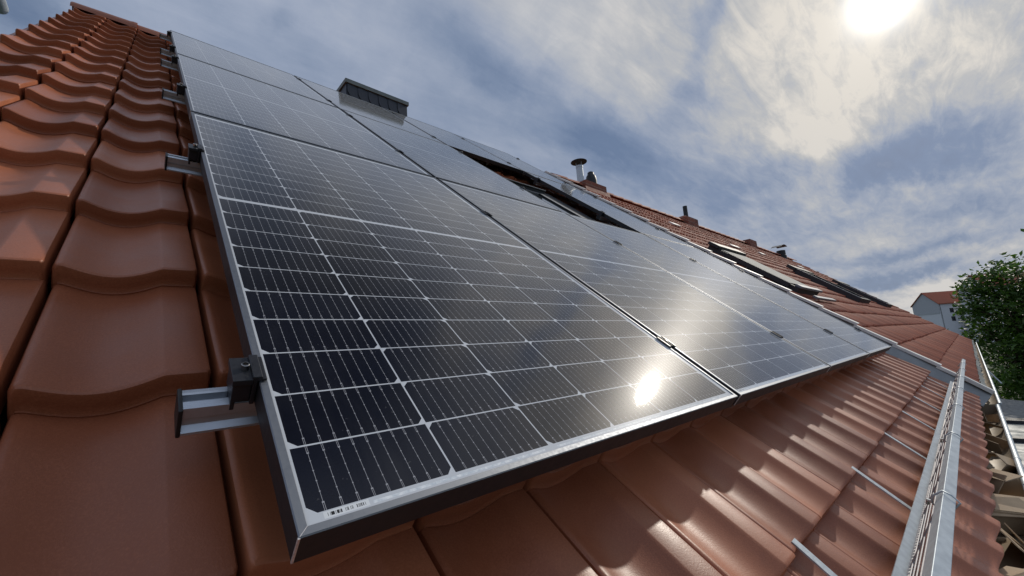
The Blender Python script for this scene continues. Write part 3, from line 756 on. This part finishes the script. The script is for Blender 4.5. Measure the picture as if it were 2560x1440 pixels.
a5 = loc_pts([(NU0 + .02, ne.y, 0), (NU0 + .02, 2 * nax - ne.y, 0), (NU0 + .02, 2 * nax - ne.y, ne.z), (NU0 + .02, nax, naz - .2), (NU0 + .02, ne.y, ne.z)])
b5 = loc_pts([(NU1 - .05, ne.y, 0), (NU1 - .05, 2 * nax - ne.y, 0), (NU1 - .05, 2 * nax - ne.y, ne.z), (NU1 - .05, nax, naz - .2), (NU1 - .05, ne.y, ne.z)])
q.add(a5 + b5, [(0, 1, 2, 3, 4), (9, 8, 7, 6, 5), (0, 5, 6, 1), (1, 6, 7, 2), (4, 9, 5, 0)]); q.build('wall', M_PLASTERW, nb)
q = MB(); x = NU0
while x < NU1:
    L = .36; n = 8; vs = []
    for (uu, rr) in ((x, .075), (x + .3, .090), (x + .38, .094), (x + .38, .08)):
        for k in range(n + 1):
            a = math.pi * k / n
            vs.append((uu, nax + rr * math.cos(a), naz + rr * .8 * math.sin(a) + .012))
    q.add(loc_pts(vs), [(i * (n + 1) + k, (i + 1) * (n + 1) + k, (i + 1) * (n + 1) + k + 1, i * (n + 1) + k + 1) for i in range(3) for k in range(n)], random.uniform(.3, 1)); x += L
q.build('ridge_cap', M_OLDTILE, nb, smooth=45)
vf = MB(); v = NV0 - .02; 
while v < NRV - .05:                                      # lapped verge capping, each length cocked a little
    k = random.uniform(.006, .016); L = .345
    u_a, u_b = NU0 - .012, NU0 + .052; za = -.044 + random.uniform(-.003, .003)
    vf.add([(u_a, v, za + k), (u_b, v, za + k + .004), (u_b, v + L, za - .004), (u_a, v + L, za - .006), (u_a - .003, v, za + k - .024), (u_a - .003, v + L, za - .03), (u_a, v, za + k - .003), (u_b, v, za + k + .001)],
           [(0, 1, 2, 3), (0, 3, 5, 4), (1, 0, 6, 7)]); v += .327
vf.build('verge_capping', M_WHITEM, nb)
MB().bbox(NU0 - .02, NU0 + .05, NV0 - .045, NV0 + .20, -.060, -.028, .004).build('verge_end', M_WHITEM, nb, label='bright bent sheet at the lower end of the verge')
gutter(nb, NU0 - .03, NU1, -.655, -.150, .075)
q = MB(); q.tube(loc_pts([(9.0, GY - .06, GZ + .08), (9.05, GY - .25, GZ + .09), (9.05, GY - .40, GZ + .10)]) if False else loc_pts([tuple(rp(9.0, -.70, -.10)), tuple(rp(8.9, -.80, -.14)), tuple(rp(8.8, -.92, -.185))]), .009, 6)
q.build('gutter_bracket', M_ZINC, nb)
mt = MB(); n = 150; vs = []                                # ragged mortar bed along the eaves
for i in range(n + 1):
    x = 5.4 + 14.2 * i / n; d_ = random.uniform(-.012, .012); h_ = random.uniform(-.012, .006) - (.02 if random.random() < .3 else 0)
    vs += [(x, NV0 - .025 + d_, -.105), (x, NV0 - .022 + d_, -.062 + h_), (x, NV0 + .02, -.060 + h_)]
mt.add(vs, [(i * 3 + k, i * 3 + 3 + k, i * 3 + 4 + k, i * 3 + 1 + k) for i in range(n) for k in range(2)]); mt.build('eaves_mortar', M_COPING, nb)
for (ux, vx, wu, wv) in ((7.20, 3.74, .30, .12), (9.2, 3.36, .42, .10), (11.9, 3.65, .26, .12), (15.1, 3.55, .55, .11), (18.0, 3.75, .26, .12)):
    MB().bbox(ux, ux + wu, vx, vx + wv, NW - .01, NW + .014, .004).build('glass_tile', M_WHITEM, nb)
for i, (a, b_, c, d) in enumerate(WINS):
    q = MB(); t_ = .07; top = NW + (.05 if i == 0 else .07)
    q.box(a, a + t_, c, d, -.22, top); q.box(b_ - t_, b_, c, d, -.22, top - .001); q.box(a + t_, b_ - t_, c, c + t_, -.22, top - .002); q.box(a + t_, b_ - t_, d - t_, d, -.22, top - .003)
    o = q.build('roof_window', M_DARKF, nb)
    if i == 0:
        MB().box(a + .04, b_ - .02, c + .12, d - .16, top + .004, top + .010).build('awning', M_SHADE, o)
        q = MB(); q.bbox(a - .03, b_ + .02, d - .14, d + .02, top, top + .045, .006); q.build('awning_box', M_DARKF, o)
        q = MB(); q.bbox(a + .02, b_ + .05, c - .02, c + .06, top, top + .030, .006); q.bbox(a + .30, b_ + .35, c - .16, c - .10, top - .05, top - .02, .004); q.build('sill_apron', M_LITEF, o)
        MB().bbox(a - .06, a - .02, c + .1, d - .3, NW, top + .012, .004).build('side_cover', M_DARKF, o)
    else:
        MB().box(a + t_ - .002, b_ - t_ + .002, c + t_ - .002, d - t_ + .002, top - .04, top - .02).build('pane', M_WGLASS, o)
        q = MB(); q.bbox(a - .03, b_ + .03, d - .03, d + .16, top - .05, top + .020, .006); q.build('window_hood', M_DARKF, o)
        q = MB(); q.box(a - .012, a - .001, c - .04, d - .04, NW - .03, top - .002); q.build('side_cover', M_DARKF, o)
        q = MB(); q.box(a + .001, a + .05, c - .03, d - .05, top + .001, top + .012); q.build('sash_cover', M_LITEF, o)
# brick chimneys
def chimney(x0, x1, y0, y1, ztop, taper=0.0):
    zb = 2.6; q = MB(); ti = taper
    v = [(x0, y0, zb), (x1, y0, zb), (x1, y1, zb), (x0, y1, zb), (x0, y0, ztop), (x1, y0, ztop), (x1, y1, ztop), (x0, y1, ztop)]
    fs = [(0, 1, 5, 4), (1, 2, 6, 5), (2, 3, 7, 6), (3, 0, 4, 7)]
    if ti:
        v += [(x0 + ti, y0 + ti, ztop + ti * .55), (x1 - ti, y0 + ti, ztop + ti * .55), (x1 - ti, y1 - ti, ztop + ti * .55), (x0 + ti, y1 - ti, ztop + ti * .55)]
        fs += [(4, 5, 9, 8), (5, 6, 10, 9), (6, 7, 11, 10), (7, 4, 8, 11), (8, 9, 10, 11)]
    else: fs += [(4, 5, 6, 7)]
    q.add(loc_pts([(a, b_, c + Z0) for a, b_, c in v]), fs)
    return q.build('chimney', M_BRICK, nb)
c1 = chimney(5.945, 6.60, 3.90, 4.36, 3.238)
def vlathe(name, prof, x, y, z, m_, parent, n=20):
    q = MB(); q.lathe(prof, x, y, z + Z0, n); q.v = loc_pts(q.v); return q.build(name, m_, parent, smooth=40)
fp = vlathe('flue_pipe', [(.066, -.1), (.066, .36), (.070, .362), (.070, .40), (.060, .402)], 6.12, 4.14, 3.238, M_ZINC, c1)
vlathe('rain_cap', [(.02, .0), (.155, .002), (.158, .010), (.10, .030), (.03, .045), (.005, .05)], 6.12, 4.14, 3.238 + .475, M_DARKF, fp, 28)
q = MB()
for k in range(3):
    a = k * 2.1 + .4; q.tube(loc_pts([(6.12 + .06 * math.cos(a), 4.14 + .06 * math.sin(a), 3.238 + .39 + Z0), (6.12 + .06 * math.cos(a), 4.14 + .06 * math.sin(a), 3.238 + .48 + Z0)]), .006, 6)
q.build('cap_strut', M_ZINC, fp)
vlathe('clay_cowl', [(.110, -.02), (.110, .15), (.105, .20), (.092, .26), (.066, .295), (.062, .335), (.045, .35), (.02, .352)], 6.44, 4.12, 3.238, M_PLASTIC, c1)
q = MB(); q.add(loc_pts([(a, b_, c + Z0) for a, b_, c in [(5.90, 3.86, 3.00), (6.66, 3.86, 3.00), (6.66, 3.885, 3.10), (5.90, 3.885, 3.10)]]), [(0, 1, 2, 3)]); q.build('lead_apron', M_OLDTILE, c1)
c2 = chimney(10.05, 10.66, 3.88, 4.40, 3.262, .14)
vlathe('flue_pipe', [(.055, -.1), (.055, .30), (.05, .302)], 10.38, 4.05, 3.33, M_PLASTIC, c2, 14)
chimney(14.50, 15.14, 3.88, 4.42, 3.285)
vs_ = vlathe('vent_stack', [(.17, -.25), (.17, .0), (.15, .02), (.15, .20), (.10, .21)], 18.3, 4.0, 3.16, M_PLASTIC, nb, 16)
q = MB(); n = 10; vv = []
for xx in (0, 1):
    for k in range(n + 1):
        a = math.radians(40 + 100 * k / n); vv.append((17.85 + .85 * k / n, 3.85 + .35 * xx, 3.30 + .23 * math.sin(a) + .10 * k / n + Z0))
q.add(loc_pts(vv), [(k, k + 1, n + 2 + k, n + 1 + k) for k in range(n)] + [(n + 1 + k, n + 2 + k, k + 1, k) for k in range(n)]); q.build('wind_hood', M_SHEET, vs_, smooth=60)

# ------------------------------------------------------------------ conservatory roof below the neighbour's eaves
cv = thing('conservatory', 'conservatory with grey corrugated roof and pale glass bays below the gutter', 'conservatory', (0, 0, 0))
q = MB(); vs = []; nx = 12 * 10; X0, X1 = 17.3, 21.6
for j in range(2):
    for i in range(nx + 1):
        xx = X0 + (X1 - X0) * i / nx; vs.append((xx, -.35 - 3.2 * j, Z0 - 2.42 - .40 * j + .030 * math.sin(i / 10 * 2 * math.pi)))
q.add(vs, [(i, i + 1, nx + 2 + i, nx + 1 + i) for i in range(nx)]); q.build('corrugated_roof', M_CORR, cv, smooth=80)
q = MB()
for i in range(3): q.box(11.7 + i * 2.76, 11.9 + i * 2.76, -3.5, -.35, Z0 - 2.62, Z0 - 2.46)
q.box(11.7, 17.32, -.47, -.35, Z0 - 2.63, Z0 - 2.45); q.box(11.7, 17.32, -1.95, -1.83, Z0 - 2.63, Z0 - 2.455); q.box(11.7, 17.32, -3.6, -3.5, Z0 - 2.63, Z0 - 2.45)
q.box(17.0, 17.4, -3.6, -.35, Z0 - 2.75, Z0 - 2.465)
q.build('roof_frame', M_DARKF, cv)
for i in range(2):
    for (ya, yb) in ((-1.825, -.48), (-3.495, -1.96)):
        MB().box(11.92 + i * 2.76, 14.44 + i * 2.76, ya, yb, Z0 - 2.57, Z0 - 2.55).build('roof_pane', M_PANE, cv)
q = MB(); q.box(11.7, 21.6, -3.6, -3.45, 0, Z0 - 2.9); q.box(21.5, 21.6, -3.5, -.3, 0, Z0 - 2.9); q.build('wall', M_PLASTERW, cv)

# ------------------------------------------------------------------ trees
def tree(name, label, base, trunk_h, clumps, leaf, per, crad, m_leaf, group, tr=0.16, sprays=()):
    t_ = thing(name, label, 'tree', base, (0, 0, 0), group)
    tk = MB(); top = Vector((random.uniform(-.2, .2), random.uniform(-.2, .2), trunk_h))
    tk.tube([(0, 0, 0), (.05, .03, trunk_h * .35), tuple(top * .7 + Vector((.05, 0, 0))), tuple(top)], [tr, tr * .8, tr * .6, tr * .35], 9)
    for c in clumps[::3]:
        f_ = random.uniform(.45, .95); s_ = top * f_; mid = (s_ + Vector(c)) * .5 + Vector((0, 0, .25))
        tk.tube([tuple(s_), tuple(mid), tuple(c)], [tr * .32, tr * .18, tr * .05], 5)
    tk.build('trunk', M_BARK, t_, smooth=60)
    cr = MB()
    for ic, c in enumerate(list(clumps) + list(sprays)):
        c = Vector(c); ctone = random.uniform(0, .65); sp = ic >= len(clumps)
        for k in range(per // 5 if sp else per):
            d = Vector((random.gauss(0, 1), random.gauss(0, 1), random.gauss(0, .75))); d = d.normalized() * crad * random.random() ** .45
            p = c + d; s_ = leaf * random.uniform(.6, 1.25)
            ax1 = Vector((random.gauss(0, 1), random.gauss(0, 1), random.gauss(-.25, .5))).normalized()
            ax2 = ax1.cross(Vector((random.gauss(0, .5), random.gauss(0, .5), 1))).normalized()
            nn = ax1.cross(ax2) * s_ * .12
            cr.add([p - ax1 * s_ * .5, p + ax2 * s_ * .28 + nn, p + ax1 * s_ * .5, p - ax2 * s_ * .28 + nn], [(0, 1, 2, 3)], min(1, ctone + random.uniform(0, .4)))
    cr.build('crown', m_leaf, t_)
    return t_
def ellipsoid_clumps(n, c, r, seed, shell=.45):
    rn = random.Random(seed); out = []
    while len(out) < n:
        d = Vector((rn.gauss(0, 1), rn.gauss(0, 1), rn.gauss(0, 1))).normalized()
        k = shell + (1 - shell) * rn.random() ** .6; k *= 1 + .16 * math.sin(5 * d.x + 2) * math.sin(4 * d.z + 1) + .1 * rn.uniform(-1, 1)
        out.append((c[0] + d.x * r[0] * k, c[1] + d.y * r[1] * k, c[2] + d.z * r[2] * k))
    return out
cl1 = ellipsoid_clumps(330, (0, -.85, 5.7), (2.6, 2.15, 3.4), 3, .30) 
cl1 += [(.1, 1.35, 8.05), (-.1, 1.1, 8.2), (.2, .9, 8.35), (0, .75, 8.1), (.1, 1.1, 7.75), (-.2, .85, 7.55), (.3, 1.25, 7.35), (0, .55, 8.6), (-.1, 1.2, 6.5), (.1, 1.0, 6.2), (0, .5, 7.9), (.2, .2, 8.3), (0, .8, 7.0), (-.5, 1.15, 8.0), (-.3, .95, 7.95), (-.2, .6, 8.35), (0, .4, 8.55), (.1, .05, 8.75), (-.4, 1.3, 7.1), (-.3, 1.1, 6.9), (0, -1.2, 8.9), (0, -1.9, 8.8)]
tree('broadleaf_tree', 'large light green broadleaf tree rising above the far end of the neighbour gutter', (25.0, -1.85, 0), 7.2, cl1, .21, 62, .52, M_LEAF, 'garden trees', .20,
     ellipsoid_clumps(120, (0, -.85, 5.7), (3.0, 2.75, 3.85), 21, .9))
tree('broadleaf_tree', 'dark dense garden tree behind and below the light green tree', (33.0, -4.6, 0), 4.2, ellipsoid_clumps(150, (0, .2, 4.2), (3.0, 3.6, 4.0), 9, .3), .30, 60, .8, M_LEAF2, 'garden trees', .2)
tree('shrub', 'yellowish olive shrub beside the corrugated conservatory roof', (23.6, -1.7, 0), 2.2, ellipsoid_clumps(36, (0, 0, 2.7), (1.4, 1.1, 1.15), 5, .3), .12, 60, .4, M_MOSS, None, .06)
tree('shrub', 'dark green hedge shrub in the garden under the large tree', (27.5, -1.6, 0), 1.8, ellipsoid_clumps(70, (0, -.5, 2.2), (2.0, 2.6, 1.9), 6, .3), .22, 60, .6, M_LEAF2, None, .08)

# ------------------------------------------------------------------ houses far behind
def far_house(label, R0, wz, peak, length, walltop, dark_from):
    ex, ey = Vector((.67, .742, 0)), Vector((.742, -.67, 0))   # gable direction, ridge direction
    h = thing('apartment_house', label, 'house', (R0[0], R0[1], 0), (0, 0, math.atan2(ey.y, ey.x)))
    W = 8.95                                               # local x along the ridge, local y along the gable
    q = MB(); q.add([(0, 0, 0), (0, W, 0), (0, W, walltop), (0, 0, walltop)], [(3, 2, 1, 0)]); q.add([(0, 0, 0), (length, 0, 0), (length, 0, walltop), (0, 0, walltop)], [(0, 1, 2, 3)])
    q.add([(0, W, 0), (length, W, 0), (length, W, walltop), (0, W, walltop)], [(3, 2, 1, 0)]); q.build('wall', M_PLASTERW, h)
    q = MB(); q.add([(-.12, -.12, dark_from), (-.12, W + .12, dark_from), (-.12, W + .12, walltop), (-.12, W / 2, peak), (-.12, -.12, walltop), (.0, -.12, dark_from), (0, W + .12, dark_from), (0, W + .12, walltop), (0, W / 2, peak), (0, -.12, walltop)],
                    [(4, 3, 2, 1, 0), (0, 1, 6, 5), (0, 5, 9, 4), (1, 2, 7, 6)]); q.build('gable_cladding', M_PLASTER, h)
    q = MB(); o_ = .45
    sl = (peak - walltop) / (W / 2)
    for sgn in (0, 1):
        ye = -o_ if sgn == 0 else W + o_; ze = walltop - sl * o_
        a = [(-o_, ye, ze), (length, ye, ze), (length, W / 2, peak), (-o_, W / 2, peak)]
        bb = [(p[0], p[1], p[2] + .28) for p in a]
        q.add(a + bb, [(0, 3, 2, 1), (4, 5, 6, 7), (0, 1, 5, 4), (1, 2, 6, 5), (2, 3, 7, 6), (3, 0, 4, 7)], .5)
    rf = q.build('roof', M_OLDTILE, h)
    MB().box(7.2, 8.6, .9, 1.0, walltop + 1.0, walltop + 1.02).build('roof_window', M_PANE, rf)
    q = MB(); ro = q
    a_ = (8.0, 1.6, walltop + sl * 1.6 + .30)
    q.add([(a_[0], a_[1], a_[2]), (a_[0] + 1.3, a_[1], a_[2]), (a_[0] + 1.3, a_[1] + 1.0, a_[2] + sl), (a_[0], a_[1] + 1.0, a_[2] + sl)], [(0, 1, 2, 3)]); q.build('skylight', M_PANE, rf)
    for fz in (walltop - 3.4, walltop - 6.2):
        for k in range(4):
            fr = MB().box(3.4 + k * 3.3, 4.7 + k * 3.3, -.06, .05, fz, fz + 1.5).build('window', M_DARKF, h)
            MB().box(3.52 + k * 3.3, 4.58 + k * 3.3, -.075, -.062, fz + .1, fz + 1.4).build('pane', M_WGLASS, fr)
    q = MB(); q.tube([(.35, -.1, .2), (.35, -.1, walltop - .4)], .09, 6); q.build('downpipe', M_SHEET, h)
    return h
far_house('distant pale gabled house with red roof left of the tree top', (200.0, 5.352, 0), 0, Z0 + 11.0, 20, Z0 + 7.06, Z0 + 3.6)
far_house('distant house with red roof mostly hidden behind the tree crown, standing higher', (197.0, -6.6, 0), 0, Z0 + 14.8, 18, Z0 + 10.8, Z0 + 7.0)

# ------------------------------------------------------------------ scaffold tube at the left gable
sf = thing('scaffold', 'round steel scaffold tube end in the top left corner', 'scaffold', (0, 0, 0))
q = MB(); q.tube([(-1.02, 2.1, Z0 + 3.12), (-1.02, 4.31, Z0 + 3.12), (-1.02, 4.33, Z0 + 3.12)], [.045, .045, .038], 16); q.build('ledger_tube', M_ZINC, sf, smooth=50)
q = MB(); q.tube([(-1.10, 2.3, 0), (-1.10, 2.3, Z0 + 3.3)], .024, 12); q.build('standard_tube', M_ZINC, sf, smooth=50)
